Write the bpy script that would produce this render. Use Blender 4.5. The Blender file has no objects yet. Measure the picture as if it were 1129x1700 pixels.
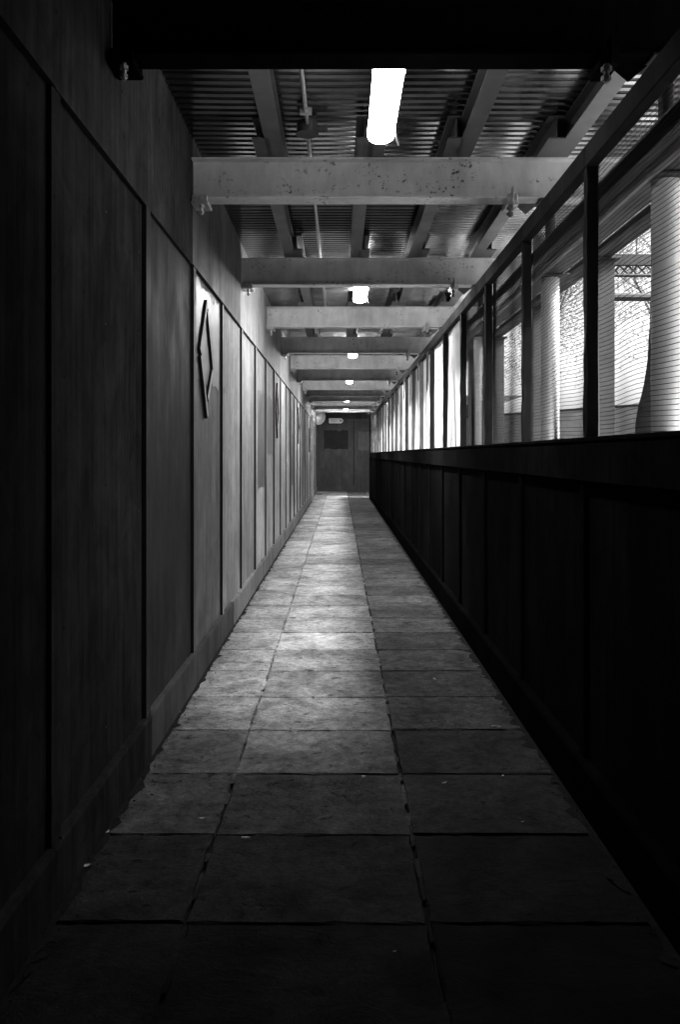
import bpy, bmesh, math, random
from mathutils import Vector, Matrix
R = math.radians
random.seed(7)
S = bpy.context.scene
COL = S.collection

# ------------------------------------------------------------------ camera, world, sun, exposure
EYE = 1.5
cam = bpy.data.cameras.new("camera")
cam.sensor_fit = 'AUTO'; cam.sensor_width = 36.0
cam.lens = 1333.0 / 1700.0 * 36.0
cam.shift_y = -95.0 / 1700.0
cam.clip_start = 0.05; cam.clip_end = 600
camo = bpy.data.objects.new("camera", cam)
camo.location = (0, 0, EYE); camo.rotation_euler = (R(90), 0, 0)
COL.objects.link(camo); S.camera = camo

SUN_EL, SUN_AZ = 54.0, 111.0            # azimuth clockwise from +Y (the way the walkway runs)
W = bpy.data.worlds.new("World"); S.world = W; W.use_nodes = True
wn = W.node_tree; wn.nodes.clear()
sky = wn.nodes.new("ShaderNodeTexSky"); sky.sky_type = 'NISHITA'; sky.sun_disc = False
sky.sun_elevation = R(SUN_EL); sky.sun_rotation = R(SUN_AZ)
sky.air_density = 1.0; sky.dust_density = 6.0
bw = wn.nodes.new("ShaderNodeRGBToBW"); bg = wn.nodes.new("ShaderNodeBackground")
out = wn.nodes.new("ShaderNodeOutputWorld"); bg.inputs[1].default_value = 0.15
wn.links.new(sky.outputs[0], bw.inputs[0]); wn.links.new(bw.outputs[0], bg.inputs[0])
wn.links.new(bg.outputs[0], out.inputs[0])

sun = bpy.data.lights.new("sun", 'SUN'); sun.energy = 4.4; sun.angle = R(17); sun.color = (1, 1, 1)
suno = bpy.data.objects.new("sun", sun); COL.objects.link(suno)
sd = Vector((math.sin(R(SUN_AZ)) * math.cos(R(SUN_EL)), math.cos(R(SUN_AZ)) * math.cos(R(SUN_EL)), math.sin(R(SUN_EL))))
suno.rotation_euler = sd.to_track_quat('Z', 'Y').to_euler(); suno.location = sd * 40

S.view_settings.view_transform = 'Standard'; S.view_settings.look = 'None'
S.view_settings.exposure = 2.9; S.view_settings.gamma = 1.0; S.view_settings.use_curve_mapping = False
S.render.engine = 'CYCLES'
S.cycles.use_denoising = True
S.cycles.max_bounces = 8; S.cycles.diffuse_bounces = 4; S.cycles.glossy_bounces = 4
S.cycles.sample_clamp_indirect = 6.0

LAMPS = [(4.34, 6.5), (8.86, 44.0), (13.9, 34.0), (18.9, 30.0), (25.35, 24.0), (30.0, 40.0)]   # far end of each lamp, strength

# ------------------------------------------------------------------ materials
def nt(name):
    m = bpy.data.materials.new(name); m.use_nodes = True
    n = m.node_tree; n.nodes.clear()
    o = n.nodes.new("ShaderNodeOutputMaterial"); b = n.nodes.new("ShaderNodeBsdfPrincipled")
    n.links.new(b.outputs[0], o.inputs[0])
    return m, n, b
def pos(n, scale=(1, 1, 1)):
    g = n.nodes.new("ShaderNodeNewGeometry"); v = n.nodes.new("ShaderNodeVectorMath"); v.operation = 'MULTIPLY'
    n.links.new(g.outputs['Position'], v.inputs[0]); v.inputs[1].default_value = scale
    return v.outputs[0]
def noise(n, scale=(1, 1, 1), detail=4, rough=0.55, dist=0.0):
    t = n.nodes.new("ShaderNodeTexNoise"); t.inputs['Scale'].default_value = 1.0
    t.inputs['Detail'].default_value = detail; t.inputs['Roughness'].default_value = rough
    t.inputs['Distortion'].default_value = dist
    n.links.new(pos(n, scale), t.inputs['Vector'])
    return t.outputs['Fac']
def ramp(n, fac, p0, p1, v0, v1):
    r = n.nodes.new("ShaderNodeMapRange"); r.clamp = True
    r.inputs[1].default_value = p0; r.inputs[2].default_value = p1
    r.inputs[3].default_value = v0; r.inputs[4].default_value = v1
    n.links.new(fac, r.inputs[0]); return r.outputs[0]
def math2(n, op, a, b):
    m = n.nodes.new("ShaderNodeMath"); m.operation = op
    for i, x in enumerate((a, b)):
        if isinstance(x, (int, float)): m.inputs[i].default_value = x
        else: n.links.new(x, m.inputs[i])
    return m.outputs[0]
def mul(n, a, b): return math2(n, 'MULTIPLY', a, b)
def bump(n, b, h, strength=0.3, dist=0.01):
    k = n.nodes.new("ShaderNodeBump"); k.inputs['Strength'].default_value = strength
    k.inputs['Distance'].default_value = dist
    n.links.new(h, k.inputs['Height']); n.links.new(k.outputs[0], b.inputs['Normal'])
def simple(name, v, rough=0.6, metal=0.0, spec=0.5, var=0.25, scale=14.0, bmp=0.15):
    m, n, b = nt(name)
    c = mul(n, ramp(n, noise(n, (scale,) * 3), 0.3, 0.7, 1 - var, 1 + var), v)
    n.links.new(c, b.inputs['Base Color'])
    n.links.new(ramp(n, noise(n, (scale * .6,) * 3), .3, .7, rough * .85, min(1, rough * 1.15)), b.inputs['Roughness'])
    b.inputs['Metallic'].default_value = metal; b.inputs['Specular IOR Level'].default_value = spec
    if bmp: bump(n, b, noise(n, (scale * 5,) * 3), bmp, 0.004)
    return m
def painted_ply(name, v, rough, spec=0.5, vary=0.3):
    m, n, b = nt(name)
    oi = n.nodes.new("ShaderNodeObjectInfo")
    c = ramp(n, oi.outputs['Random'], 0, 1, v * (1 - vary * .55), v * (1 + vary * .45))
    c = mul(n, c, ramp(n, noise(n, (38, 26, 1.3), 5, .6), .32, .7, .68, 1.22))          # brush streaks run down
    c = mul(n, c, ramp(n, noise(n, (2.2, 1.5, 1.0), 3, .5, .6), .42, .62, .74, 1.08))   # old over-painted areas
    c = mul(n, c, ramp(n, noise(n, (3, 2.0, .35), 4, .6), .5, .58, 1.0, .84))
    c = mul(n, c, ramp(n, noise(n, (30, 22, 15), 3, .6), .70, .74, 1.0, .35))          # knocks and chips
    c = math2(n, 'ADD', c, ramp(n, noise(n, (30, 24, 4.0), 3, .78, 3.0), .715, .76, 0.0, .035 + v * .9))   # pale scratches
    c = mul(n, c, ramp(n, noise(n, (7, 6, 5), 6, .7, .8), .36, .66, .78, 1.22))        # blotches
    n.links.new(c, b.inputs['Base Color'])
    n.links.new(ramp(n, noise(n, (5, 4, 2), 4), .3, .7, rough * .8, rough * 1.2), b.inputs['Roughness'])
    b.inputs['Specular IOR Level'].default_value = spec
    bump(n, b, noise(n, (60, 60, 5), 4, .6), .22, .004)
    return m
M = {}
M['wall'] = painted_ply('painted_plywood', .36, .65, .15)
M['wall_halfshade'] = painted_ply('half_shade_plywood', .125, .65, .12)
M['wall_shade'] = painted_ply('shade_plywood', .033, .7, .05)
M['wall_lightshade'] = painted_ply('light_shade_plywood', .25, .65, .14)
M['wall_deepshade'] = painted_ply('deep_shade_plywood', .027, .8, 0.0)
M['fascia_halfshade'] = painted_ply('half_shade_fascia', .095, .65, .1)
M['fascia_shade'] = painted_ply('shade_fascia', .046, .8, 0.0)
M['fascia'] = painted_ply('painted_fascia_board', .22, .6, .2)
M['parapet'] = painted_ply('dark_painted_plywood', .010, .8, 0.0)
M['rail'] = painted_ply('dark_painted_rail', .014, .8, 0.0)
M['skirt'] = painted_ply('skirting_paint', .15, .6, .2)
M['skirt_halfshade'] = painted_ply('half_shade_skirting', .05, .7, .1)
M['skirt_shade'] = painted_ply('shade_skirting', .026, .8, 0.0)
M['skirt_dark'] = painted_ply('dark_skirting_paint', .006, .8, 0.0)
M['endwall'] = painted_ply('end_wall_paint', .046, .6, .4, .1)
M['plainblack'] = simple('plain_black', .008, .6, spec=.25)
M['patch'] = simple('touch_up_paint', .10, .45, scale=6)
M['patchdark'] = simple('dark_touch_up_paint', .012, .7, scale=6, spec=.3)
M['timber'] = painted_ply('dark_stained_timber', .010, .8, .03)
M['timber_lit'] = painted_ply('lamplit_timber', .11, .8, .05)
M['joist'] = simple('joist_primer', .06, .5, var=.25, scale=7)
M['darktube'] = simple('weathered_tube', .07, .5, .4)
M['cast'] = simple('galvanised_casting', .36, .42, .55, var=.3, scale=40)
M['dark'] = simple('dark_steel', .05, .5, .4)
M['conduit'] = simple('galvanised_conduit', .5, .32, .8, scale=25)
M['column'] = simple('white_column_paint', .62, .38, var=.08, scale=8)
M['post'] = simple('grey_post_paint', .02, .55, var=.15, scale=6)
M['outbeam'] = simple('outer_steel_paint', .007, .7, scale=6)
M['housing'] = simple('lamp_housing', .12, .5)
M['signwhite'] = simple('sign_white', .82, .45, var=.04, bmp=0)
M['ink'] = simple('sign_ink', .04, .5, var=.05, bmp=0)
M['net'] = simple('black_netting', .012, .9)
M['leafdry'] = simple('dry_leaf', .42, .8, scale=60)
M['paper'] = simple('cigarette_paper', .75, .8, var=.1)
M['dirt'] = simple('dirt', .004, .95, spec=.1, var=.6, scale=60)
M['asphalt'] = simple('asphalt', .06, .85, var=.25, scale=20)
M['bark'] = simple('bark', .07, .9, scale=18)
M['chalk'] = simple('chalk', .17, .9)
M['hoard'] = simple('street_hoarding_paint', .22, .6, var=.3, scale=1.2)
M['brick'] = simple('building_brick', .22, .85, var=.3, scale=9)
M['glass'] = simple('dark_window_glass', .03, .08, spec=.6, bmp=0)
M['rim'] = simple('mirror_rim', .6, .5)
def beam_paint():
    m, n, b = nt('chipped_beam_paint')
    v = ramp(n, noise(n, (2.5, 2.5, 3), 4, .55, .5), .35, .68, .38, .56)
    v = mul(n, v, ramp(n, noise(n, (9, 9, 2.2), 5, .65), .35, .65, .82, 1.08))
    rust = mul(n, ramp(n, noise(n, (34, 34, 34), 5, .65), .57, .62, 0, 1), ramp(n, noise(n, (3.2, 3.2, 4.5), 3, .6, .6), .50, .60, 0, 1))
    rust2 = ramp(n, noise(n, (16, 16, 9), 5, .7), .69, .72, 0, .85)
    rr = math2(n, 'MAXIMUM', rust, rust2)
    mx = n.nodes.new("ShaderNodeMix"); mx.data_type = 'FLOAT'
    n.links.new(rr, mx.inputs[0]); n.links.new(v, mx.inputs[2]); mx.inputs[3].default_value = .05
    n.links.new(mx.outputs[0], b.inputs['Base Color'])
    n.links.new(ramp(n, rr, 0, 1, .42, .85), b.inputs['Roughness'])
    bump(n, b, math2(n, 'ADD', noise(n, (60, 60, 60), 4), mul(n, rr, .5)), .25, .004)
    return m
M['beam'] = beam_paint()
M['firstbeam'] = painted_ply('beam_shade_black', .005, .8, 0.0)
def deck_mat():
    m, n, b = nt('galvanised_deck')
    v = ramp(n, noise(n, (2.5, 3, 3), 3, .5, .3), .3, .7, .22, .32)
    v = mul(n, v, ramp(n, noise(n, (1.4, 1.0, 1), 3), .4, .62, .8, 1.05))
    n.links.new(v, b.inputs['Base Color']); b.inputs['Metallic'].default_value = 1.0
    n.links.new(ramp(n, noise(n, (6, 9, 6), 4), .3, .7, .12, .22), b.inputs['Roughness'])
    bump(n, b, noise(n, (3, 5, 5), 2), .08, .01)
    return m
M['deck'] = deck_mat()
def slab_mat():
    m, n, b = nt('worn_flagstone')
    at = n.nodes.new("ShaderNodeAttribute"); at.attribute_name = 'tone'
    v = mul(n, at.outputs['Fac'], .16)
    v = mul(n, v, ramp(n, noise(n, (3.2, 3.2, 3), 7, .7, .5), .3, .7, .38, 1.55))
    v = mul(n, v, ramp(n, noise(n, (17, 17, 17), 5, .7, .4), .3, .7, .54, 1.42))
    v = mul(n, v, ramp(n, noise(n, (60, 60, 60), 4, .7), .3, .7, .72, 1.24))
    v = mul(n, v, ramp(n, noise(n, (11, 14, 9), 4, .6, .5), .61, .68, 1.0, .35))       # gum and oil spots
    v = mul(n, v, ramp(n, noise(n, (230, 230, 230), 2, .5), .3, .7, .66, 1.34))         # grain of the stone
    rg = math2(n, 'ABSOLUTE', math2(n, 'SUBTRACT', noise(n, (4.5, 9, 4), 4, .6, .6), .5), 0)  # riven edges and hairline cracks
    sel = ramp(n, noise(n, (2.1, 2.6, 2), 2, .5), .52, .60, 0, 1)
    crack = mul(n, ramp(n, rg, .002, .008, 1, 0), sel)
    v = mul(n, v, ramp(n, crack, 0, 1, 1, .25))
    n.links.new(v, b.inputs['Base Color'])
    n.links.new(ramp(n, noise(n, (5, 5, 5), 4), .3, .7, .75, .92), b.inputs['Roughness']); b.inputs['Specular IOR Level'].default_value = .04
    h = math2(n, 'ADD', mul(n, noise(n, (5, 8, 5), 6, .7, .8), 1.8), mul(n, noise(n, (60, 60, 60), 4, .7), .5))
    h = math2(n, 'SUBTRACT', h, mul(n, crack, .6))
    bump(n, b, h, .42, .012)
    return m
M['slab'] = slab_mat()
def wire_mat():
    m, n, b = nt('galvanised_wire')
    b.inputs['Base Color'].default_value = (.52, .52, .52, 1); b.inputs['Metallic'].default_value = 0
    b.inputs['Roughness'].default_value = .5
    return m
M['wire'] = wire_mat()
M['wire_backlit'] = simple('backlit_wire', .008, .8, spec=.1, bmp=0)
def leaf_mat(name, v):
    m, n, b = nt(name)
    c = ramp(n, noise(n, (1.3, 1.3, 1.3), 3), .3, .7, v * .5, v * 1.5)
    n.links.new(c, b.inputs['Base Color']); b.inputs['Roughness'].default_value = .6
    t = n.nodes.new("ShaderNodeBsdfTranslucent"); t.inputs[0].default_value = (v * 1.5,) * 3 + (1,)
    mx = n.nodes.new("ShaderNodeMixShader"); mx.inputs[0].default_value = .4
    o = [k for k in n.nodes if k.type == 'OUTPUT_MATERIAL'][0]
    n.links.new(b.outputs[0], mx.inputs[1]); n.links.new(t.outputs[0], mx.inputs[2]); n.links.new(mx.outputs[0], o.inputs[0])
    return m
M['leaf'] = leaf_mat('leaf', .11)
M['leaf_pale'] = leaf_mat('pale_leaf', .16)
def emit(name, s):
    m, n, b = nt(name)
    b.inputs['Base Color'].default_value = (.8, .8, .8, 1)
    b.inputs['Emission Color'].default_value = (1, 1, 1, 1); b.inputs['Emission Strength'].default_value = s
    b.inputs['Roughness'].default_value = .4
    return m
def mirror_mat():
    m, n, b = nt('mirror_acrylic')
    b.inputs['Base Color'].default_value = (.85, .85, .85, 1); b.inputs['Metallic'].default_value = .35
    b.inputs['Roughness'].default_value = .12
    return m
M['mirror'] = mirror_mat()

# ------------------------------------------------------------------ helpers
class MB:
    def __init__(s): s.v = []; s.f = []; s.m = []; s.smooth = False
    def add(s, vs, fs, mi=0):
        k = len(s.v); s.v += [tuple(x) for x in vs]
        for f in fs: s.f.append([k + i for i in f]); s.m.append(mi)
        return s
    def box(s, x0, x1, y0, y1, z0, z1, mi=0, faces=None):
        vs = [(x, y, z) for z in (z0, z1) for y in (y0, y1) for x in (x0, x1)]
        fs = [(0, 2, 3, 1), (4, 5, 7, 6), (0, 1, 5, 4), (2, 6, 7, 3), (0, 4, 6, 2), (1, 3, 7, 5)]
        mis = faces or [mi] * 6                      # order: bottom top front(-y) back(+y) left(-x) right(+x)
        k = len(s.v); s.v += vs
        for f, q in zip(fs, mis): s.f.append([k + i for i in f]); s.m.append(q)
        return s
    def cbox(s, x0, x1, y0, y1, z0, z1, c=.004, mi=0):      # chamfered box
        bm = bmesh.new(); bmesh.ops.create_cube(bm, size=1)
        for v in bm.verts: v.co = ((x0 + x1) / 2 + v.co.x * (x1 - x0), (y0 + y1) / 2 + v.co.y * (y1 - y0), (z0 + z1) / 2 + v.co.z * (z1 - z0))
        c = min(c, .45 * min(x1 - x0, y1 - y0, z1 - z0))
        bmesh.ops.bevel(bm, geom=list(bm.edges), offset=c, segments=1, affect='EDGES', profile=.5)
        bm.verts.index_update()
        s.add([v.co[:] for v in bm.verts], [[v.index for v in f.verts] for f in bm.faces], mi); bm.free(); return s
    def prism(s, pts, a, b, axis='y', mi=0):        # closed outline swept from a to b along an axis
        n = len(pts)
        def P(p, t): return {'y': (p[0], t, p[1]), 'x': (t, p[0], p[1]), 'z': (p[0], p[1], t)}[axis]
        vs = [P(p, a) for p in pts] + [P(p, b) for p in pts]
        fs = [tuple((i, (i + 1) % n, n + (i + 1) % n, n + i)) for i in range(n)] + [tuple(range(n - 1, -1, -1)), tuple(range(n, 2 * n))]
        return s.add(vs, fs, mi)
    def tube(s, a, b, r0, r1=None, n=12, mi=0, cap=True):
        a = Vector(a); b = Vector(b); r1 = r0 if r1 is None else r1
        d = (b - a).normalized(); u = d.orthogonal().normalized(); w = d.cross(u)
        vs = []
        for p, r in ((a, r0), (b, r1)):
            for i in range(n):
                t = 2 * math.pi * i / n; vs.append(p + u * (r * math.cos(t)) + w * (r * math.sin(t)))
        fs = [(i, (i + 1) % n, n + (i + 1) % n, n + i) for i in range(n)]
        if cap: fs += [tuple(range(n - 1, -1, -1)), tuple(range(n, 2 * n))]
        return s.add(vs, fs, mi)
    def build(s, name, mats, parent=None, loc=(0, 0, 0), smooth=False):
        me = bpy.data.meshes.new(name); me.from_pydata(s.v, [], s.f)
        for m in (mats if isinstance(mats, (list, tuple)) else [mats]): me.materials.append(m)
        me.polygons.foreach_set('material_index', s.m)
        bm = bmesh.new(); bm.from_mesh(me); bmesh.ops.recalc_face_normals(bm, faces=list(bm.faces)); bm.to_mesh(me); bm.free()
        if smooth:
            me.polygons.foreach_set('use_smooth', [True] * len(me.polygons))
            me.set_sharp_from_angle(angle=R(38))
        me.update()
        o = bpy.data.objects.new(name, me); COL.objects.link(o); o.location = loc
        if parent: o.parent = parent
        return o
def tag(o, label=None, cat=None, group=None, kind=None):
    if label: o['label'] = label
    if cat: o['category'] = cat
    if group: o['group'] = group
    if kind: o['kind'] = kind
    return o
def empty(name, loc, label, cat, group=None):
    o = bpy.data.objects.new(name, None); o.empty_display_size = .2; o.location = loc; COL.objects.link(o)
    return tag(o, label, cat, group)
def copy_tree(o, parent=None):
    c = o.copy(); COL.objects.link(c)
    if parent: c.parent = parent
    for ch in o.children: copy_tree(ch, c)
    return c
ORD = ['first', 'second', 'third', 'fourth', 'fifth', 'sixth', 'seventh', 'eighth', 'ninth', 'tenth', 'eleventh', 'twelfth',
       'thirteenth', 'fourteenth', 'fifteenth', 'sixteenth', 'seventeenth', 'eighteenth', 'nineteenth', 'twentieth']
def isect(w, h, tf, tw):        # I-section outline (centre at 0, bottom at 0)
    a, t = w / 2, tw / 2
    return [(-a, 0), (a, 0), (a, tf), (t, tf), (t, h - tf), (a, h - tf), (a, h), (-a, h), (-a, h - tf), (-t, h - tf), (-t, tf), (-a, tf)]

Y0, Y1, YR = -6.0, 33.0, 28.0        # near end, end wall, where the parapet stops and the path turns right

# ------------------------------------------------------------------ setting: ground, street, pavement
tag(MB().box(-80, 120, -60, 160, -.5, -.06).build('ground', M['asphalt']), kind='structure')
tag(MB().box(1.16, 6.4, -20, 60, -.055, -.02).build('street_pavement', simple('street_paving_concrete', .20, .85, var=.2, scale=3)), kind='structure')
slabs = MB(); tones = []
xs = [(-.99, -.495), (-.495, .285), (.285, 1.05)]
def slab(x0, x1, y0, y1, dark):
    g = .0028
    j = lambda a: random.uniform(-a, a)
    dz = j(.0022); tl = j(.0018)
    x0, x1, y0, y1 = x0 + g + abs(j(.006)) - .003, x1 - g - abs(j(.006)) + .003, y0 + g + abs(j(.004)), y1 - g - abs(j(.004))
    nx, ny = 13, 10
    c = .0035
    top = []; rim = []
    def ring(ins, z, jag):
        pts = []
        for i in range(nx): pts.append((x0 + ins + (x1 - x0 - 2 * ins) * i / nx, y0 + ins + jag * abs(j(1)) ** 2, z))
        for i in range(ny): pts.append((x1 - ins - jag * abs(j(1)), y0 + ins + (y1 - y0 - 2 * ins) * i / ny, z))
        for i in range(nx): pts.append((x1 - ins - (x1 - x0 - 2 * ins) * i / nx, y1 - ins - jag * abs(j(1)) ** 2, z))
        for i in range(ny): pts.append((x0 + ins + jag * abs(j(1)), y1 - ins - (y1 - y0 - 2 * ins) * i / ny, z))
        return pts
    zt = lambda p: (p[0], p[1], p[2] + dz + tl * (p[0] - x0) * 2)
    t = [zt(p) for p in ring(c, 0, .011)]; b1 = [zt(p) for p in ring(0, -.006, .009)]; b2 = [(p[0], p[1], -.03) for p in ring(0, 0, 0)]
    N = len(t); k = len(slabs.v)
    slabs.v += t + b1 + b2
    fs = [list(range(k, k + N))]
    for i in range(N):
        q = (i + 1) % N
        fs.append([k + i, k + N + i, k + N + q, k + q]); fs.append([k + N + i, k + 2 * N + i, k + 2 * N + q, k + N + q])
    slabs.f += fs; slabs.m += [0] * len(fs)
    tone = random.uniform(.70, 1.28) * dark
    tones.extend([tone] * len(fs))
y = 3.175 - .6 * 16
while y < Y1 + .3:
    near = .05 if y < 2.3 else (.15 if y < 2.9 else (.33 if y < 3.5 else (.5 if y < 4.2 else (.8 if y < 4.8 else 1.0))))                             # the first rows are darkened to stand in for shade
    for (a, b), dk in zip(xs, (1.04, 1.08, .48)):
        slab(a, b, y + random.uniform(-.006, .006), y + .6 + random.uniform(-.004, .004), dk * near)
    for xj in (-.495, .285):                               # crumbling mortar left in the long joints
        for q in range(5):
            if random.random() < (.7 if xj < 0 else .4):
                ya = y + .12 * q + random.uniform(0, .05); yb2 = ya + random.uniform(.07, .2); k = len(slabs.v); wv = random.uniform(.006, .012)
                slabs.v += [(xj - wv, ya, -.004), (xj + wv * .8, ya + .01, -.003), (xj + wv, yb2, -.004), (xj - wv, yb2 - .012, -.003)]
                slabs.f.append([k, k + 1, k + 2, k + 3]); slabs.m.append(0); tones.append(random.uniform(.3, 1.1) * near)
    if y > YR - .4:
        for q in range(5): slab(1.05 + q * .75, 1.8 + q * .75, y, y + .6, .95)
    y += .6
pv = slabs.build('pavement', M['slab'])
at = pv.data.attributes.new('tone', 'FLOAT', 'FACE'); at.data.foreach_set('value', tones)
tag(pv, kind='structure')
bed = MB().box(-1.2, 1.155, Y0 - 1, Y1 + .3, -.05, -.019).build('pavement_bed', M['dirt']); tag(bed, kind='structure')

# ------------------------------------------------------------------ left hoarding
XP, XB, XS = -.965, -.945, -.935
left = empty('hoarding_wall', (XP, 3, 0), 'tall grey painted plywood hoarding with battens along the left of the walkway', 'hoarding wall')
def lpart(mb, name, mat): return mb.build(name, mat, left, loc=(-XP, -3, 0))
bys = [2.63 + 1.275 * k for k in range(-7, 24)]
ZT, ZK = 2.716, .215
for k, yb in enumerate(bys):
    j = random.uniform(-.004, .004)
    y1 = bys[k + 1] if k + 1 < len(bys) else Y1
    WM = M['wall_deepshade'] if yb < 3 else M['wall_shade'] if yb < 5 else (M['wall_halfshade'] if yb < 6 else (M['wall_lightshade'] if yb < 8.5 else M['wall']))  # panel tones step darker towards the viewer, standing in for shade
    pm = MB().box(XP - .018, XP + j * .4, yb + .002, min(y1, Y1) - .002, ZK - .03, ZT + .05)
    if 2 < yb < 14:                                          # screw heads along the edges
        for zz in (.35, .78, 1.2, 1.62, 2.05, 2.5):
            for ye in (yb + .125, y1 - .05, (yb + y1) / 2 + .04):
                if random.random() < .72:
                    a, b = ye + random.uniform(-.012, .012), zz + random.uniform(-.03, .03)
                    pm.tube((XP - .002, a, b), (XP + j * .4 + .0009, a, b), .0055, n=8, mi=1)
    lpart(pm, 'plywood_panel', [WM, M['plainblack']])
    lpart(MB().box(XP - .001, XB + j * .5, yb, yb + .085, ZK - .004 + random.uniform(-.01, .004), ZT - .003, faces=[1, 1, 1, 1, 0, 0]), 'batten', [WM, M['plainblack']])  # batten edges black, face in the panel's tone
yy = Y0 - 1.1
while yy < Y1:
    y2 = min(yy + 2.44, Y1)
    j = random.uniform(-.004, .004)
    lpart(MB().box(XP - .018, XB + .004 + j, yy + .0015, y2 - .0015, ZT, 3.66, faces=[1, 0, 0, 0, 0, 0]), 'fascia_board', [M['fascia_shade'] if yy < 4.5 else (M['fascia_halfshade'] if yy < 6.8 else M['fascia']), M['plainblack']])  # near shade put into the board colour; underside black as its shadow
    yy = y2
yy = Y0
while yy < Y1:
    y2 = min(yy + random.choice((1.8, 2.4, 1.275)), Y1); j = random.uniform(0, .005); h = random.uniform(-.006, .006)
    lpart(MB().prism([(XP - .018, -.02), (XS + j, -.02), (XS + j, ZK - .014 + h), (XS - .006 + j, ZK + h), (XP - .018, ZK + h)], yy + .001, y2 - .001), 'skirting_board', M['skirt_shade'] if yy < 3.4 else (M['skirt_halfshade'] if yy < 6.2 else M['skirt']))  # skirting colour drops towards the viewer in place of shade
    yy = y2
# boxed-out corner near the far end, and touched-up paint
lpart(MB().box(XP - .01, XB + .035, 26.3, 27.6, 0, ZT + .1, faces=[0, 0, 0, 0, 0, 0]).box(XB + .036, XB + .052, 26.3, 26.36, .2, ZT + .1), 'boxed_corner', M['wall'])
def ragged(mb, y0, y1, z0, z1, X, t=.0016, drip=.06, seed=0):
    r = random.Random(seed); n = 12
    top = [(y0 + (y1 - y0) * i / n, z1 + r.uniform(-drip, drip * .4)) for i in range(n + 1)]
    bot = [(y1 - (y1 - y0) * i / n, z0 + r.uniform(-.02, .02)) for i in range(n + 1)]
    return mb.prism([(p[0], p[1]) for p in top + bot], X, X + t, axis='x')
for (a, b, c, d, sd_) in ((5.3, 6.35, 2.02, 2.69, 1), (6.62, 6.78, 1.55, 2.05, 2), (9.35, 10.2, 1.1, 2.28, 3), (10.4, 11.4, 1.5, 2.3, 4), (15.7, 16.5, .9, 1.9, 5), (20.9, 21.9, 1.2, 2.2, 6)):
    lpart(ragged(MB(), a, b, c, d, XP + .0022, seed=sd_), 'paint_patch', M['patch'])

# lath diamonds fixed to the panels
def diamond(yc, zc, label, w=.56, h=.80, dark=False):
    o = empty('lath_diamond', (XP, yc, zc), label, 'lath diamond', 'wooden lath diamonds on the hoarding')
    A, B, C, D = (0, h * .5), (-w / 2, .02), (0, -h * .5), (w / 2, -.04)
    def lath(p, q, t, ext0=0.0, ext1=0.0):
        p = Vector(p); q = Vector(q); d = (q - p).normalized(); n = Vector((-d.y, d.x)) * .026
        p = p - d * ext0; q = q + d * ext1
        pts = [(p + n), (q + n), (q - n), (p - n)]
        vs = [(.003, v.x, v.y) for v in pts] + [(t, v.x, v.y) for v in pts]
        mb = MB().add(vs, [(4, 5, 6, 7)], 0).add(vs, [(0, 1, 5, 4), (1, 2, 6, 5), (2, 3, 7, 6), (3, 0, 4, 7), (3, 2, 1, 0)], 1)
        mb.build('lath', [M['wall'], M['plainblack']], o)  # lath edges black, face in the wall's tone
    lath(A, B, .024); lath(B, C, .026, -.03, .01); lath(Vector(A) + Vector((.03, -.05)), D, .022); lath(D, Vector(C) + Vector((.05, .12)), .020, -.03)
    return o
diamond(5.70, 2.18, 'nearest and largest looking lath diamond, nailed to the third hoarding panel')
diamond(12.15, 2.17, 'lath diamond second nearest on the left hoarding, slim in perspective')
diamond(18.4, 2.17, 'lath diamond third nearest, far down the left hoarding')
diamond(24.7, 1.95, 'farthest lath diamond, a thin dark sliver just before the boxed corner', h=.7)

# ------------------------------------------------------------------ right parapet and mesh screen
PX, PB, PR, PS = 1.06, 1.04, 1.03, 1.014
TOPR = 1.574
par = empty('parapet_wall', (PX, 3, 0), 'low black panelled parapet with broad top rail along the right side', 'parapet wall')
def rpart(mb, name, mat): return mb.build(name, mat, par, loc=(-PX, -3, 0))
pys = [3.45 + 1.19 * k for k in range(-8, 21)]
YM = 2.47                                                     # nearer than this, unseen boarding is added to block daylight
for k, yb in enumerate(pys):
    y1 = min(pys[k + 1] if k + 1 < len(pys) else YR, YR)
    if yb >= YR: break
    rpart(MB().box(PX + random.uniform(-.002, .002), PX + .018, yb + .002, y1 - .002, .18, 1.40), 'plywood_panel', M['parapet'])
    rpart(MB().cbox(PB, PX - .0025, yb - .03, yb + .03, .206, 1.386, .003), 'batten', M['parapet'])
yy = Y0
while yy < YR:
    y2 = min(yy + 2.38, YR)
    rpart(MB().cbox(PR + random.uniform(-.002, .002), PX + .02, yy + .001, y2 - .001, 1.388, TOPR - .02, .004), 'rail_board', M['rail'])
    rpart(MB().cbox(PR - .006, 1.135, yy + .001, y2 - .001, TOPR - .0195, TOPR, .004), 'coping', M['rail'])
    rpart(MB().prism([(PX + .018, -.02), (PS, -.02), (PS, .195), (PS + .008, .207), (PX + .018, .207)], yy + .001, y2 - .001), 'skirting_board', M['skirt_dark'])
    yy = y2
rpart(MB().cbox(PR - .004, 1.15, YR, YR + .09, 0, 2.86, .004), 'end_post', M['timber'])
nb = empty('shade_board', (PX, 0, 0), 'unseen black boarding added beside the viewer to block daylight', 'boarding')
MB().box(PX + .01, PX + .03, Y0, YM, TOPR + .001, 3.5).build('board', M['parapet'], nb, loc=(-PX, 0, 0))
bk = empty('blackout_wall', (0, Y0, 0), 'unseen black wall added behind the viewer to keep light out', 'wall')
MB().box(-1.0, 1.1, Y0 - .05, Y0 - .002, 0, 3.5).build('board', M['parapet'], bk, loc=(0, -Y0, 0))  # added out of view to keep the near end dark

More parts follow.
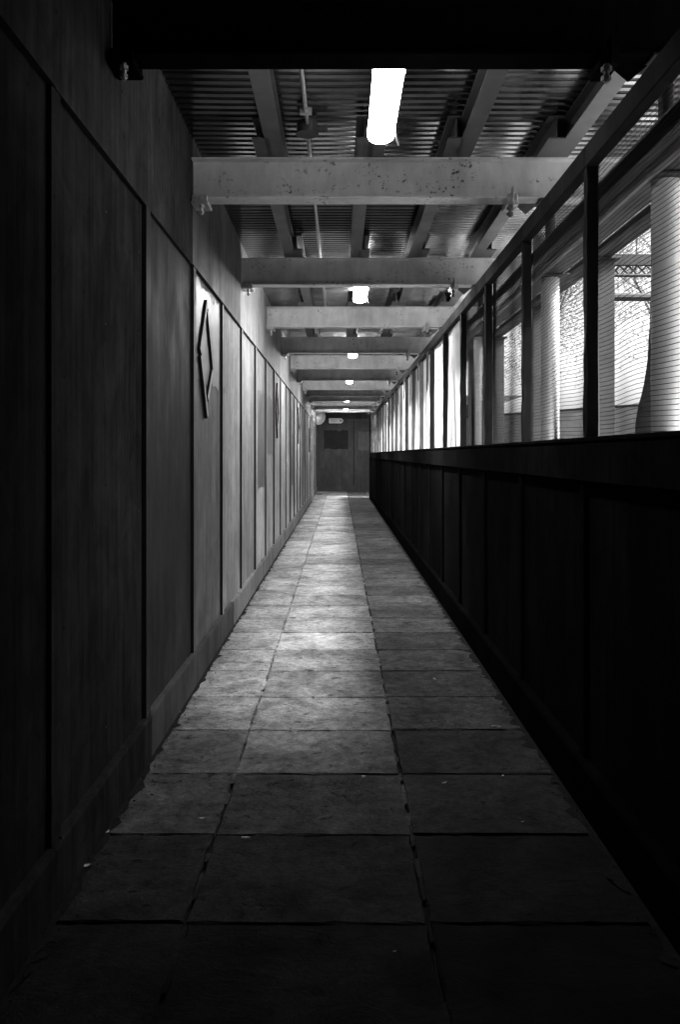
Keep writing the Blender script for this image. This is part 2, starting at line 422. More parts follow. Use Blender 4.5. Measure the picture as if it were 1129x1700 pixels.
ms = empty('mesh_screen', (1.085, 3, TOPR), 'galvanised wire mesh screen on dark timber posts standing on the black parapet', 'mesh screen')
MS = (-1.085, -3, -TOPR)
posty = [3.465 + 1.195 * k for k in range(-1, 21)]
ZF = 2.83
rnd = random.Random(3)
panels = []
for k, yb in enumerate(posty):
    if yb > YR: break
    mb = MB(); n = 14                                        # roughly sawn post with frayed edges
    w = .052 + rnd.uniform(-.004, .006)
    vs = []
    for i in range(n + 1):
        z = TOPR + .001 + (ZF - .096 - TOPR) * i / n
        a, b, c, d = (rnd.uniform(-.003, .003) for _ in range(4))
        lean = .012 * (i / n) * rnd.choice((1, 1, .6)) * ((k * 37 % 5) - 2) / 2
        vs += [(1.06 + a, yb - w / 2 + b + lean, z), (1.108, yb - w / 2 + b + lean, z), (1.108, yb + w / 2 + c + lean, z), (1.06 + d, yb + w / 2 + c + lean, z)]
    fs = []
    for i in range(n):
        for q in range(4): fs.append((4 * i + q, 4 * i + (q + 1) % 4, 4 * i + 4 + (q + 1) % 4, 4 * i + 4 + q))
    fs += [(3, 2, 1, 0), tuple(4 * n + q for q in range(4))]
    mb.add(vs, fs); mb.build('post', M['timber'] if k < 7 else M['timber_lit'], ms, loc=MS)  # far posts paler, lamplight put into their colour
    y1 = min(posty[k + 1] if k + 1 < len(posty) else YR, YR)
    if y1 - yb > .3:
        mb2 = MB().cbox(1.055, 1.108, yb + .001, y1 - .001, ZF - .095, ZF, .004)
        mb2.build('top_rail', M['timber'], ms, loc=MS)
        panels.append((yb, y1))
def make_mesh(seed):
    r = random.Random(seed); mb = MB()
    L, H = 1.19, ZF - TOPR - .004
    ph = [r.uniform(0, 6.28) for _ in range(6)]; am = [r.uniform(.004, .012) for _ in range(3)]
    def warp(yv, zv):
        return am[0] * math.sin(5.2 * yv + ph[0]) * math.sin(2.6 * zv + ph[1]) + am[1] * math.sin(11 * yv + ph[2]) * math.sin(1.5 * zv + ph[3])
    def sag(yv, zv): return .005 * math.sin(7 * yv + ph[4]) + .003 * math.sin(9 * zv + ph[5])
    nz = int(H / .0185); ny = int(L / .0068)
    def strand(pts, r_, axis):
        vs = []
        for (x, yv, z) in pts:
            if axis == 'y': vs += [(x - r_, yv, z), (x, yv, z - r_), (x + r_, yv, z), (x, yv, z + r_)]
            else: vs += [(x - r_, yv, z), (x, yv - r_, z), (x + r_, yv, z), (x, yv + r_, z)]
        fs = []
        for i in range(len(pts) - 1):
            for q in range(4): fs.append((4 * i + q, 4 * i + (q + 1) % 4, 4 * i + 4 + (q + 1) % 4, 4 * i + 4 + q))
        mb.add(vs, fs)
    for i in range(nz + 1):
        z = .002 + i * .0185
        if r.random() < .012: continue
        strand([(.0285 + warp(t * L / 10, z), t * L / 10, min(H, z + sag(t * L / 10, z))) for t in range(11)], .0012, 'y')
    for i in range(ny + 1):
        yv = i * .0068
        strand([(.0285 + warp(yv, t * H / 5), min(L, max(0, yv + .0022 * math.sin(3 * t + ph[2] + i * .05))), .002 + t * (H - .004) / 5) for t in range(6)], .0005, 'z')
    return mb
protos = []
for sd_ in range(3):
    protos.append(make_mesh(sd_))
mesh_objs = []; bright = {}
for k, (a, b) in enumerate(panels):
    if k < 3:
        o = protos[k].build('wire_mesh', M['wire_backlit'], ms, loc=(0, a - 3, .001)); mesh_objs.append(o)
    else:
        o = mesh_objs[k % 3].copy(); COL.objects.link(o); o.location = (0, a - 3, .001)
        if k > 3:                                            # galvanised wire further along; the nearest wire's colour is darkened as backlit
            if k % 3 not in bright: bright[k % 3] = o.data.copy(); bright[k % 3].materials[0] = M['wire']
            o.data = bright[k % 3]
    if b - a < 1.1: o.scale = (1, (b - a) / 1.19, 1)
# dark ragged strips along the top of the far panels
for k, (a, b) in enumerate(panels):
    if k < 6: continue
    r = random.Random(k); mb = MB(); n = 7
    w = r.uniform(.10, .3); h = r.uniform(.25, .6)
    lo = [(a + .03 + w * i / n, ZF - .1 - h * r.uniform(.6, 1.0)) for i in range(n + 1)]
    pts = [(a + .03, ZF - .097), (a + .03 + w, ZF - .097)] + lo[::-1]
    mb.prism([(p[0], p[1]) for p in pts], 1.046, 1.0485, axis='x')
    mb.build('dark_strip', M['net'], ms, loc=MS)

# ------------------------------------------------------------------ roof: cross beams, joists, deck, conduit
ZB = EYE + 1.62; HB = .257; ZJ = ZB + HB; HJ = .135; ZD = ZJ + HJ
beam_y = [3.31, 5.13, 7.71, 10.24, 12.85, 15.2, 17.56, 20.0, 22.2, 24.3, 26.4, 28.5, 30.6]
XE = 2.02
def make_beam():
    o = bpy.data.objects.new('steel_beam', None); o.empty_display_size = .2; COL.objects.link(o)
    MB().prism(isect(.13, HB, .0115, .008), XB + .006, XE, axis='x').build('girder', M['beam'], o)
    # left clamp under the bottom flange
    c = MB().cbox(-.935, -.835, -.085, -.058, -.032, .016, .006).cbox(-.935, -.835, .058, .085, -.03, .014, .006).cbox(-.94, -.83, -.084, .084, -.040, -.018, .006)
    cl = c.build('clamp', M['cast'], o)
    b = MB().tube((-.872, -.072, -.04), (-.872, -.072, -.108), .009, n=8).tube((-.872, -.072, -.052), (-.872, -.072, -.066), .019, n=6).tube((-.872, -.072, -.088), (-.872, -.072, -.1), .017, n=6)
    b.build('bolt', M['cast'], cl)
    # right clamp: jaw block, upright blade and bolt
    c = MB().cbox(1.055, 1.12, -.09, -.06, -.03, .022, .005).cbox(1.083, 1.092, -.112, -.055, -.055, .062, .002).cbox(1.05, 1.125, -.088, .07, -.052, -.014, .005)
    cl = c.build('clamp', M['cast'], o)
    b = MB().tube((1.072, -.085, -.05), (1.072, -.085, -.125), .011, n=8).tube((1.072, -.085, -.062), (1.072, -.085, -.08), .022, n=6).tube((1.07, -.085, -.1), (1.07, -.085, -.118), .02, n=6)
    b.build('bolt', M['dark'], cl)
    MB().prism([(1.112, -.019), (1.265, -.019), (1.188, -.085)], -.012, .0, axis='y').build('gusset', M['joist'], o)
    return o
bm0 = make_beam()
for i, yb in enumerate(beam_y):
    o = bm0 if i == 0 else copy_tree(bm0)
    o.location = (0, yb, ZB)
    if i == 0: first_beam = o
    lab = ['dark steel crossbeam at the very top of the view, nearest the viewer', 'steel crossbeam with rust specks, brightly lit just behind the nearest lamp'][i] if i < 2 else \
        ('farthest steel crossbeam, last before the end wall' if i == len(beam_y) - 1 else 'painted steel crossbeam, %s counting from the nearest' % ORD[i])
    tag(o, lab, 'steel beam', 'steel crossbeams under the roof')
for ch_ in first_beam.children:                       # the nearest beam's colour is near black in place of shade
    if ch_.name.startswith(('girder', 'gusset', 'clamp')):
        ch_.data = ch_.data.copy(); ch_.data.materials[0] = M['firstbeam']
jx_odd, jx_even = (-.40, .225, .775, 1.39), (-.475, .15, .695, 1.29)
bays = list(zip([-1.9, .7] + beam_y, [.7] + beam_y[:1] + beam_y[1:] + [Y1 - .05]))
bays = [(-4.5, -1.9), (-1.9, .7), (.7, beam_y[0])] + list(zip(beam_y[:-1], beam_y[1:])) + [(beam_y[-1], Y1 - .3)]
JN = ['leftmost', 'left middle', 'right middle', 'rightmost']
jcache = {}
for i, (a, b) in enumerate(bays):
    q = i - 3
    if q < -1: continue
    xsj = jx_odd if q % 2 == 0 else jx_even
    for j, x in enumerate(xsj):
        if i == len(bays) - 1: e0, e1 = .38, 0
        else: e0, e1 = .36, .30
        L = (b + e1) - (a - e0); key = round(L, 2)
        if key in jcache: o = jcache[key].copy(); COL.objects.link(o)
        else:
            o = MB().prism(isect(.1, HJ, .009, .006), 0, L, axis='y').build('roof_joist', M['joist']); jcache[key] = o
        o.location = (x, a - e0, ZJ + .001)
        bay = 'overhead before the nearest beam' if q == -1 else ('between beams %s and %s from the near end' % (ORD[q], ORD[q + 1]) if 0 <= q < len(beam_y) - 1 else ('past the last beam' if q >= 0 else 'behind the viewer, bay %s' % ORD[-q]))
        tag(o, '%s grey roof joist %s' % (JN[j], bay), 'roof joist', 'steel joists under the roof deck')
dk = empty('roof_deck', (0, Y0, ZD), 'ribbed galvanised steel roof deck spanning the walkway above the joists', 'roof deck')
def deck_sheet(y0, y1, dz):
    p, h = .076, .02; mb = MB(); pts = []
    yy = y0
    while yy < y1:
        pts += [(yy, dz), (yy + .036, dz), (yy + .042, dz + h), (yy + .070, dz + h)]; yy += p
    pts.append((yy, dz))
    xs_ = [-.96, -.2, .6, 1.3, 2.0]; n = len(pts); vs = []
    for x in xs_: vs += [(x, a, b + .003 * math.sin(x * 3 + a * 1.1)) for a, b in pts]
    fs = []
    for c in range(len(xs_) - 1):
        for i in range(n - 1): fs.append((c * n + i, c * n + i + 1, (c + 1) * n + i + 1, (c + 1) * n + i))
    return mb.add(vs, fs)
for a, b in [(Y0, -1.9), (-1.9, .7), (.7, 3.24), (3.24, 6.6), (6.6, 10.24), (10.24, 15.2), (15.2, 20), (20, 26.4), (26.4, Y1 + .1)]:
    sh = deck_sheet(a - .05, b, ZD + .001 + (.0235 if int(a * 10) % 2 else 0)).build('deck_sheet', M['deck'], dk, loc=(0, -Y0, -ZD))
    md = sh.modifiers.new('thickness', 'SOLIDIFY'); md.thickness = .0012; md.offset = 1
def side_sheet():  # unseen sheet over the turn, added to shade the end wall
    p, h = .076, .02; mb = MB(); pts = []; yy = YR
    while yy < Y1 + .1:
        pts += [(yy, 0), (yy + .036, 0), (yy + .042, h), (yy + .070, h)]; yy += p
    n = len(pts); vs = [(x, a, ZD + .05 + b) for x in (2.01, 6.5) for a, b in pts]
    return mb.add(vs, [(i, i + 1, n + i + 1, n + i) for i in range(n - 1)])
def shade_sheet():                                            # extra roof sheet added out of view to shade the near paving
    p, h = .076, .02; mb = MB(); pts = []; yy = Y0
    while yy < 3.62:
        pts += [(yy, 0), (yy + .036, 0), (yy + .042, h), (yy + .070, h)]; yy += p
    n = len(pts); vs = [(x, a, ZD + .055 + b) for x in (2.005, 3.0) for a, b in pts]
    return mb.add(vs, [(i, i + 1, n + i + 1, n + i) for i in range(n - 1)])
sh = shade_sheet().build('deck_sheet', M['deck'], dk, loc=(0, -Y0, -ZD)); md = sh.modifiers.new('thickness', 'SOLIDIFY'); md.thickness = .0012; md.offset = 1
sh = side_sheet().build('deck_sheet', M['deck'], dk, loc=(0, -Y0, -ZD)); md = sh.modifiers.new('thickness', 'SOLIDIFY'); md.thickness = .0012; md.offset = 1
eb = empty('eaves_beam', (2.53, 3, ZJ), 'dark steel eaves beam running along the outer edge of the roof', 'eaves beam')
MB().prism(isect(.10, .13, .010, .008), -4, 33, axis='y').build('girder', M['outbeam'], eb, loc=(0, -3, .002))
cd = empty('conduit', (-.195, 3, ZJ + .05), 'thin galvanised electrical conduit running under the deck with round junction box', 'conduit')
cdl = (.195, -3, -ZJ - .05)
MB().tube((-.2, -3, ZJ + .075), (-.195, 4.72, ZJ + .075), .0125).tube((-.195, 4.72, ZJ + .075), (-.19, 12, ZJ + .075), .0125).build('pipe', M['conduit'], cd, loc=cdl, smooth=True)
jb = MB().tube((-.195, 4.78, ZJ + .035), (-.195, 4.78, ZJ + .10), .062, n=24).tube((-.195, 4.78, ZJ + .03), (-.195, 4.78, ZJ + .036), .068, n=24).tube((-.135, 4.78, ZJ + .07), (-.085, 4.78, ZJ + .07), .016, n=10).tube((-.095, 4.78, ZJ + .07), (-.075, 4.78, ZJ + .07), .022, n=6).build('junction_box', M['dark'], cd, loc=cdl, smooth=True)
MB().cbox(-.23, -.16, 4.55, 4.575, ZJ + .055, ZJ + .095, .004).build('saddle', M['cast'], cd, loc=cdl)
MB().tube((-.198, 3.98, ZJ + .075), (-.198, 4.03, ZJ + .075), .017).build('coupler', M['conduit'], cd, loc=cdl, smooth=True)
MB().tube((-.192, 9.0, ZJ + .06), (-.192, 9.0, ZJ + .09), .06, n=20).tube((-.14, 9.0, ZJ + .075), (.15, 9.02, ZJ + .075), .011).build('junction_box', M['dark'], cd, loc=cdl, smooth=True)

# ------------------------------------------------------------------ lamps
def make_lamp(name_label, y_far, strength, idx):
    Ln, w = .90, .070
    o = empty('strip_lamp', (.217, y_far, ZJ - .10), name_label, 'strip lamp', 'fluorescent lamps under the joists')
    def outline(wd, inset):
        pts = []; n = 10
        for i in range(n + 1):
            t = math.pi * i / n; pts.append((wd * math.cos(t), -wd * 0.9 - inset + wd * 0.9 * math.sin(t) ))
        for i in range(n + 1):
            t = math.pi + math.pi * i / n; pts.append((wd * math.cos(t), -Ln + wd * 0.9 + inset + wd * 0.9 * math.sin(t)))
        return pts
    ol = outline(w, 0); n = len(ol)
    hm = MB()
    hm.box(-.03, .03, -.2, -.16, 0, .099).box(-.03, .03, -.76, -.72, 0, .099).prism([(p[0] * .86, (p[1] + Ln / 2) * .97 - Ln / 2) for p in ol], -.001, -.070, axis='z'); hm.build('housing', M['housing'], o)
    dm = MB(); vs = []; rings = [(1.0, -.071), (.985, -.084), (.93, -.095), (.8, -.102), (.5, -.107)]
    for k, z in rings:
        vs += [(p[0] * k, (p[1] + Ln / 2) * (1 - (1 - k) * .10) - Ln / 2, z) for p in ol]
    fs = []
    for r in range(len(rings) - 1):
        for i in range(n): fs.append((r * n + i, r * n + (i + 1) % n, (r + 1) * n + (i + 1) % n, (r + 1) * n + i))
    fs.append(tuple(range((len(rings) - 1) * n, len(rings) * n))); fs.append(tuple(range(n - 1, -1, -1)))
    dm.add(vs, fs); dm.build('diffuser', emit('lamp_diffuser_%d' % idx, strength), o, smooth=True)
    for s in (-1, 1):
        for yy in (-.12, -.78):
            MB().cbox(s * (w + .002), s * (w + .007), yy - .008, yy + .008, -.085, -.05, .003).build('clip', M['housing'], o) if s > 0 else \
                MB().cbox(-(w + .007), -(w + .002), yy - .008, yy + .008, -.085, -.05, .003).build('clip', M['housing'], o)
    MB().tube((w + .008, -.09, -.08), (w + .028, -.03, -.115), .006, n=6).build('clip', M['housing'], o)
    return o
LL = ['nearest and largest strip lamp, glowing white beneath the nearest bay of roof', 'second nearest strip lamp, glowing between the third and fourth beams',
      'third nearest strip lamp, a small bright patch under far beams', 'fourth nearest strip lamp, a small glow above the far beams', 'fifth strip lamp, almost hidden behind far beams', 'farthest strip lamp, a tiny glow nearest the end wall']
for i, (yf, st) in enumerate(LAMPS): make_lamp(LL[i], yf, st, i)

# ------------------------------------------------------------------ end wall, sign, mirror
ew = empty('end_wall', (0, Y1, 0), 'dark plywood wall with black painted square closing the far end of the walkway', 'end wall')
E = (0, -Y1, 0)
MB().box(-1.0, .56, Y1, Y1 + .02, 0, 2.93).build('plywood_panel', M['endwall'], ew, loc=E)
MB().box(.5605, 1.9015, Y1 + .0, Y1 + .02, 0, 2.93).build('plywood_panel', M['endwall'], ew, loc=E)
MB().box(1.902, 5.5, Y1, Y1 + .02, 0, 2.93).build('plywood_panel', M['endwall'], ew, loc=E)
MB().box(.545, .585, Y1 - .022, Y1 - .001, .28, 2.925, faces=[0] * 6).build('batten', M['plainblack'], ew, loc=E)
MB().box(-1.0, 5.5, Y1 - .012, Y1 + .02, 2.932, 3.66).build('fascia_board', M['endwall'], ew, loc=E)
def patch_xz(x0, x1, z0, z1, yy, seed, drip=.03):
    r = random.Random(seed); n = 10
    top = [(x0 + (x1 - x0) * i / n, z1 + r.uniform(-drip, drip)) for i in range(n + 1)]
    bot = [(x1 - (x1 - x0) * i / n, z0 + r.uniform(-drip, drip)) for i in range(n + 1)]
    return MB().prism(top + bot, yy - .0018, yy - .0002, axis='y')
patch_xz(-.66, .34, 1.74, 2.49, Y1, 5).build('paint_patch', M['patchdark'], ew, loc=E)
patch_xz(.75, 1.5, 1.68, 2.45, Y1, 6).build('paint_patch', simple('grey_touch_up', .06, .6, scale=5), ew, loc=E)
sx, sz = -.46, 2.79
sg = empty('arrow_sign', (sx, Y1 - .012, sz), 'small white arrow sign with black lettering on the dark end wall', 'sign')
MB().prism([(0, .02), (.02, 0), (.5, 0), (.545, .02), (.6, .105), (.545, .19), (.5, .21), (.02, .21), (0, .19)], -.022, -.012, axis='y').build('sign_board', M['signwhite'], sg)
def text(body, x, z, size, parent):
    cu = bpy.data.curves.new('lettering', 'FONT'); cu.body = body; cu.size = size; cu.extrude = .0008
    t = bpy.data.objects.new('lettering', cu); COL.objects.link(t)
    dg = bpy.context.evaluated_depsgraph_get(); me = bpy.data.meshes.new_from_object(t.evaluated_get(dg))
    bpy.data.objects.remove(t); me.materials.clear(); me.materials.append(M['ink'])
    o = bpy.data.objects.new('lettering', me); COL.objects.link(o); o.parent = parent
    o.location = (x, -.0235, z); o.rotation_euler = (R(90), 0, 0); return o
text('PEDESTRIAN', .075, .125, .05, sg); text('ACCESS', .115, .05, .05, sg)
pg = MB()
pg.tube((.455, -.0225, .155), (.455, -.0245, .155), .012, n=12).box(.447, .466, -.0245, -.0225, .095, .14).box(.44, .452, -.0245, -.0225, .05, .095).box(.462, .474, -.0245, -.0225, .05, .095).tube((.52, -.0225, .1), (.52, -.0245, .1), .032, n=20)
pg.build('pictogram', M['ink'], sg)
cm = empty('convex_mirror', (-.79, 31.9, 2.96), 'round pale convex safety mirror tilted out from the far left corner', 'convex mirror')
dome = MB(); vs = []; fs = []; NR, NS = 8, 32; RR = .265
for r in range(NR + 1):
    t = r / NR
    for s in range(NS):
        a = 2 * math.pi * s / NS; vs.append((RR * t * math.cos(a), -.075 * (1 - t * t), RR * t * math.sin(a)))
for r in range(NR):
    for s in range(NS): fs.append((r * NS + s, r * NS + (s + 1) % NS, (r + 1) * NS + (s + 1) % NS, (r + 1) * NS + s))
d = MB().add(vs, fs).build('mirror_face', M['mirror'], cm, smooth=True)
rm = MB()
for s in range(NS):
    a0, a1 = 2 * math.pi * s / NS, 2 * math.pi * (s + 1) / NS
    rm.tube((RR * math.cos(a0), 0, RR * math.sin(a0)), (RR * math.cos(a1), 0, RR * math.sin(a1)), .014, n=6)
rim = rm.build('rim', M['rim'], cm)
back = MB().tube((0, .004, 0), (0, .03, 0), RR, RR * .7, n=32).build('back_shell', M['rim'], cm)
arm = MB().tube((0, .03, 0), (-.16, .16, .0), .014).build('bracket', M['dark'], cm)
cm.rotation_euler = (R(22), R(34), R(58))

# ------------------------------------------------------------------ outside: columns, posts, tubes, netting
colbase = empty('round_column', (1.345, beam_y[0], 0), '', 'column', 'white round columns outside the mesh')
MB().tube((0, 0, .0), (0, 0, 2.625), .058, n=32).build('shaft', M['column'], colbase, smooth=True)
MB().cbox(-.1, .1, -.1, .1, 2.626, 2.638, .003).tube((0, 0, 2.842), (0, 0, ZB - .012), .03, n=16).cbox(-.08, .08, -.08, .08, ZB - .012, ZB - .001, .002).build('head_jack', M['outbeam'], colbase)
MB().cbox(-.11, .11, -.11, .11, -.06, .012, .003).build('base_plate', M['outbeam'], colbase)
CL = ['nearest white round column, half lit, at the right edge beyond the mesh', 'second white round column, bright stripe behind the mesh']
for i, yb in enumerate(beam_y):
    o = colbase if i == 0 else copy_tree(colbase)
    o.location = (1.345, yb, -.0)
    o['label'] = CL[i] if i < 2 else 'white round column outside the mesh, %s from the near end' % ORD[i]
pb = empty('box_post', (2.53, beam_y[0], -.05), '', 'post', 'grey steel posts under the eaves beam')
MB().cbox(-.085, .085, -.085, .085, 0, ZJ + .05, .006).build('shaft', M['post'], pb)
MB().cbox(-.13, .13, -.13, .13, ZJ + .028, ZJ + .0505, .003).build('cap_plate', M['outbeam'], pb)
MB().cbox(-.13, .13, -.13, .13, 0, .02, .003).build('base_plate', M['outbeam'], pb)
# plates sit round the shaft as collars
for i, yb in enumerate(beam_y[1:]):
    o = pb if i == 0 else copy_tree(pb)
    o.location = (2.53, yb, -.05)
    o['label'] = 'flat sided grey post under the eaves, %s from the near end' % ORD[i]
br = empty('bearer_beam', (1.34, 3, EYE + 1.14), 'dark steel bearer running along the heads of the white columns', 'bearer beam')
MB().prism(isect(.13, .20, .012, .012), -7, 27.5, axis='y').build('girder', M['outbeam'], br)
tt = empty('tie_tube', (1.20, 3, EYE + 1.145), 'long scaffold tie tube running outside the mesh near column heads', 'scaffold tube')
MB().tube((.06, -6, 0), (.06, 26, 0), .026, n=14).build('tube', M['darktube'], tt, smooth=True)
lb = empty('lattice_beam', (2.5, 7.9, EYE + 1.5), 'dark scaffold lattice beam spanning outward from the second grey post', 'lattice beam')
mb = MB().cbox(.06, 2.2, -.025, .025, .36, .47, .003)
mb.tube((.06, 0, .05), (2.2, 0, .05), .04, n=10)
mb.build('chord', M['outbeam'], lb)
mb = MB()
for i in range(24): mb.tube((.08 + i * .088, 0, .27), (.08 + (i + 1) * .088 if i % 2 else .08 + i * .088 + .088, 0, .36), .008, n=6).tube((.08 + i * .088 + .088, 0, .27), (.08 + i * .088, 0, .36), .008, n=6)
mb.tube((.06, 0, .265), (2.2, 0, .265), .018, n=8)
mb.build('lacing', M['outbeam'], lb)
# loose flap of black netting beside the nearest column
def fl(u, v):
    return (1.205 + .012 * math.sin(5 * v) + u * .0, 0, v)
pts = [(1.335, 2.16), (1.335, 1.576), (1.258, 1.576), (1.262, 1.64), (1.274, 1.715), (1.283, 1.74), (1.297, 1.80), (1.308, 1.87), (1.312, 1.90), (1.317, 1.98), (1.322, 2.06), (1.322, 2.145)]
nf = MB().prism([(p[0], p[1]) for p in pts], 3.42, 3.423, axis='y')
fo = nf.build('netting_flap', M['net']); tag(fo, 'ragged flap of black netting hanging beside the nearest white column', 'netting')

# street hoarding, trees, added shading blocks
hw = empty('street_hoarding', (9, 25, -.06), 'grey street hoarding seen through the mesh beyond the columns', 'hoarding')
A = Vector((3.2, 36.2)); B = Vector((15, 13.5)); dr = (B - A); Lw = dr.length; ang = math.atan2(dr.y, dr.x)
hb = MB()
n = int(Lw / 1.22)
for i in range(n): 
    MB().box(i * Lw / n + .004, (i + 1) * Lw / n - .004, 0, .03, 0, 3.05).build('panel', M['hoard'], hw)
MB().box(0, Lw, -.03, .06, 3.051, 3.12).build('capping', M['outbeam'], hw)
hw.location = (A.x, A.y, -.06); hw.rotation_euler = (0, 0, ang)
# unseen block added across the street to cut low sky light
rw = empty('sky_blocker', (10, 14, -.06), 'unseen brick block added across the street to cut low sky light', 'shading block')
MB().box(0, 9, -9.7, 9.5, 0, 9).build('wall', M['brick'], rw)
MB().box(-.15, 9.2, -9.75, 9.7, 9.002, 9.3).build('parapet', M['hoard'], rw)
for f in range(2):
    for c in range(6):
        MB().box(-.05, -.004, -8.6 + c * 3, -6.9 + c * 3, 1.2 + f * 4, 3.6 + f * 4).build('window', M['glass'], rw)
# unseen block added to shade the near bays
ob = empty('shade_block', (13, -6, -.06), 'unseen low brick block added to shade the near end', 'shading block')
MB().box(-5, 8, -14, 2.4, 0, 7.4).build('wall', M['brick'], ob)
for f in range(2):
    for c in range(6):
        w = MB().box(-5.04, -5.003, -13 + c * 2.55, -11.4 + c * 2.55, 1.2 + f * 3.2, 3.1 + f * 3.2).build('window', M['glass'], ob)
MB().box(-5.2, 8.2, -14.2, 2.6, 7.402, 7.8).build('parapet', M['hoard'], ob)

def tree(loc, h, cr, seed, label, mat, nleaf=5200, lsize=.085):
    r = random.Random(seed)
    o = empty('broadleaf_tree', loc, label, 'tree', 'trees across the street')
    t = MB(); tips = []
    def limb(p, d, L, rad, lev):
        q = p + d * L
        t.tube(p, q, rad, rad * .68, n=9 if lev == 0 else 6, cap=False)
        if lev >= 3: tips.append(q); return
        k = 3 if lev == 0 else r.choice((2, 3, 3))
        for i in range(k):
            nd = (d + Vector((r.uniform(-1, 1), r.uniform(-1, 1), r.uniform(-.15, .7))) * .75).normalized()
            limb(q, nd, L * r.uniform(.55, .8), rad * .62, lev + 1)
        if lev: tips.append(q)
    limb(Vector((0, 0, 0)), Vector((r.uniform(-.06, .06), r.uniform(-.06, .06), 1)).normalized(), h * .42, h * .007, 0)
    t.build('trunk', M['bark'], o)
    c = MB(); cent = Vector((0, 0, h * .64))
    cl = tips + [cent + Vector((r.gauss(0, .45), r.gauss(0, .45), r.gauss(0, .38))) * cr for _ in range(26)]
    per = nleaf // len(cl)
    for q in cl:
        sp = cr * r.uniform(.14, .30)
        for _ in range(per):
            p = q + Vector((r.gauss(0, 1), r.gauss(0, 1), r.gauss(0, .7))) * sp
            u = Vector((r.gauss(0, 1), r.gauss(0, 1), r.gauss(0, 1))).normalized(); v = u.orthogonal().normalized()
            s = lsize * r.uniform(.6, 1.3)
            c.v += [tuple(p + u * s), tuple(p + v * s * .45), tuple(p - u * s), tuple(p - v * s * .45)]
            k = len(c.v); c.f.append([k - 4, k - 3, k - 2, k - 1]); c.m.append(0)
    me = bpy.data.meshes.new('crown'); me.from_pydata(c.v, [], c.f); me.materials.append(mat)
    co = bpy.data.objects.new('crown', me); COL.objects.link(co); co.parent = o
    return o
tree((16.7, 41, -.06), 17, 4.2, 11, 'large leafy tree showing through the nearest clear mesh opening', M['leaf_pale'], 13000)
tree((10.8, 43, -.06), 16, 4.0, 12, 'leafy tree in the narrow gap right of the second white column', M['leaf_pale'], 13000)
tree((20.5, 47, -.06), 18, 4.6, 13, 'tallest leafy tree standing farther right beyond the hoarding', M['leaf_pale'], 13000)
tree((11.8, 50, -.06), 15, 4.2, 14, 'small looking leafy tree seen far through the third mesh opening', M['leaf'], 13000)
tree((17.4, 36, -.06), 9, 3.0, 15, 'dark leafy tree at the right edge beyond the nearest column', M['leaf'])

# ------------------------------------------------------------------ litter and dirt on the slabs
def ground_at(px, py):
    z = 2000.0 / (py - 755.0); return ((px - 564.5) * z / 1333.0, z)
def leaf(px, py, s, label, rot):
    x, yv = ground_at(px, py); o_ = MB(); n = 10
    up = [(s * (i / n - .5) * 2, s * .42 * math.sin(math.pi * i / n)) for i in range(n + 1)]
    vs = []
    for a, b in up: vs += [(a, b, .004 + .25 * s * (a / s) ** 2), (a, 0, .002 + .10 * s * (a / s) ** 2), (a, -b, .004 + .3 * s * (a / s) ** 2)]
    fs = []
    for i in range(n): fs += [(3 * i, 3 * i + 1, 3 * i + 4, 3 * i + 3), (3 * i + 1, 3 * i + 2, 3 * i + 5, 3 * i + 4)]
    o = o_.add(vs, fs).build('dry_leaf', M['leafdry']); md = o.modifiers.new('thickness', 'SOLIDIFY'); md.thickness = .0006
    o.location = (x, yv, .003); o.rotation_euler = (0, 0, rot); tag(o, label, 'leaf', 'dry leaves lying on the paving'); return o
leaf(738, 1302, .016, 'pale dry leaf on the right slab column, nearest the viewer there', .6)
leaf(722, 1129, .020, 'curled dry leaf on the right slabs, midway along', 1.9)
leaf(142, 1440, .022, 'dry leaf in the dark near left corner, by the skirting', .2)
leaf(130, 1443, .015, 'smaller dry leaf beside another at the near left skirting', 1.1)
leaf(296, 1183, .020, 'crumpled pale leaf against the left skirting', 2.4)
leaf(835, 1290, .011, 'tiny dry leaf near a slab joint on the right', .9)
leaf(335, 1361, .014, 'flat dry leaf on the left slab column', .1)
leaf(178, 1384, .013, 'thin dry leaf lying along the left slab edge', 1.3)
leaf(868, 1367, .009, 'tiny pale leaf on the dark right slab', .4)
leaf(416, 1172, .010, 'pale leaf scrap on the left slab joint', .4)
leaf(655, 1583, .006, 'minute pale leaf scrap nearest the viewer', .4)
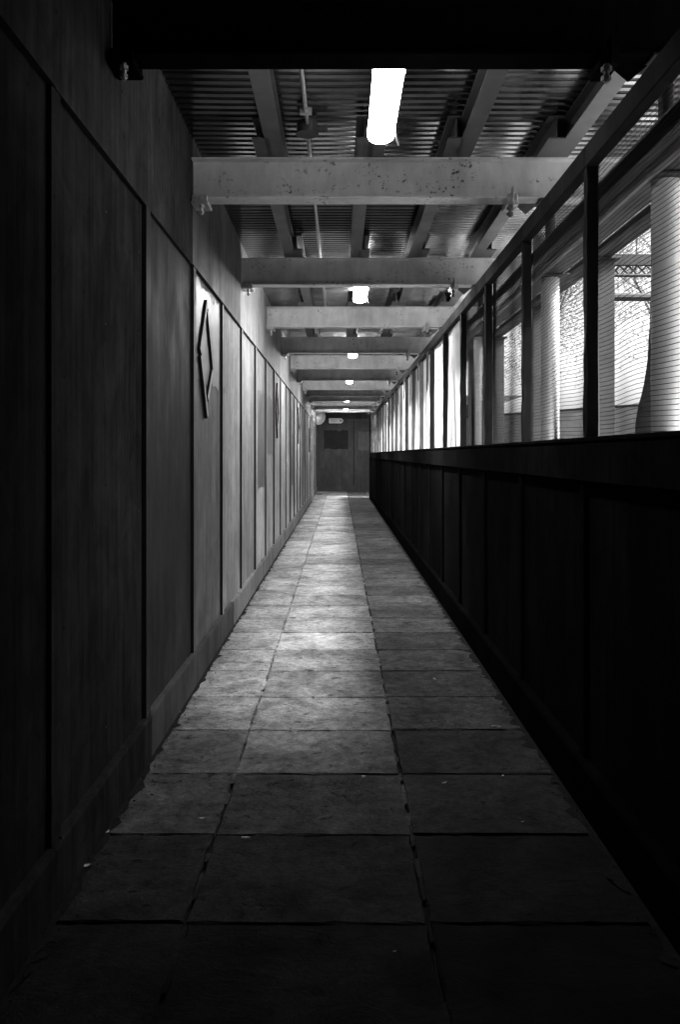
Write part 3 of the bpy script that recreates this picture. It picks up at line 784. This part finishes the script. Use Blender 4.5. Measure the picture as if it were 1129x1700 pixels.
def butt(px, py, L, label, rot):
    x, yv = ground_at(px, py)
    o = empty('cigarette_butt', (x, yv, .008), label, 'cigarette butt', 'cigarette butts on the paving')
    MB().tube((-L / 2, 0, 0), (L * .2, 0, 0), .0038, .0036, n=10).build('paper', M['paper'], o, smooth=True)
    MB().tube((L * .2, 0, 0), (L / 2, 0, 0), .0039, .0037, n=10).build('filter', M['leafdry'], o, smooth=True)
    o.rotation_euler = (0, 0, rot)
butt(408, 1394, .034, 'cigarette butt on the middle slab just past a joint', -.1)
butt(820, 1208, .022, 'cigarette butt on the right slabs, left of a close pair', .3)
butt(829, 1209, .022, 'cigarette butt on the right slabs, right of a close pair', -.4)
butt(604, 1292, .016, 'short cigarette butt lying in a cross joint', .1)
def dirt_strip(side, seed):
    r = random.Random(seed); mb = MB(); edge = XS if side < 0 else PS
    yv = 1.0; prev = None
    while yv < 27.5:                                        # ragged band of silt along the skirting
        w = .014 + .014 * r.random() + .05 * r.random() ** 4 * (1.3 if side > 0 else .7)
        cur = ((edge + side * .02, yv), (edge - side * w, yv + r.uniform(-.008, .008)))
        if prev: mb.add([(prev[0][0], prev[0][1], .004), (prev[1][0], prev[1][1], .0036), (cur[1][0], cur[1][1], .0036), (cur[0][0], cur[0][1], .004)], [(0, 1, 2, 3)])
        prev = cur; yv += r.uniform(.02, .09)
    for _ in range(2600):                                   # crumbs
        yv = 1.0 + 24 * r.random() ** 1.6; x = edge - side * abs(r.gauss(0, .045)); s = .0025 + .007 * r.random() ** 3
        p = Vector((x, yv, .004 + s * .3))
        q = [p + Vector((r.uniform(-1, 1), r.uniform(-1, 1), r.uniform(-.4, .5))) * s for _ in range(4)]
        mb.add([v[:] for v in q], [(0, 1, 2), (0, 2, 3), (0, 3, 1), (1, 3, 2)])
    o = mb.build('dirt', M['dirt']); tag(o, 'dark silt and crumbs gathered along the %s skirting' % ('left' if side < 0 else 'right'), 'dirt', kind='stuff')
dirt_strip(-1, 5); dirt_strip(1, 6)
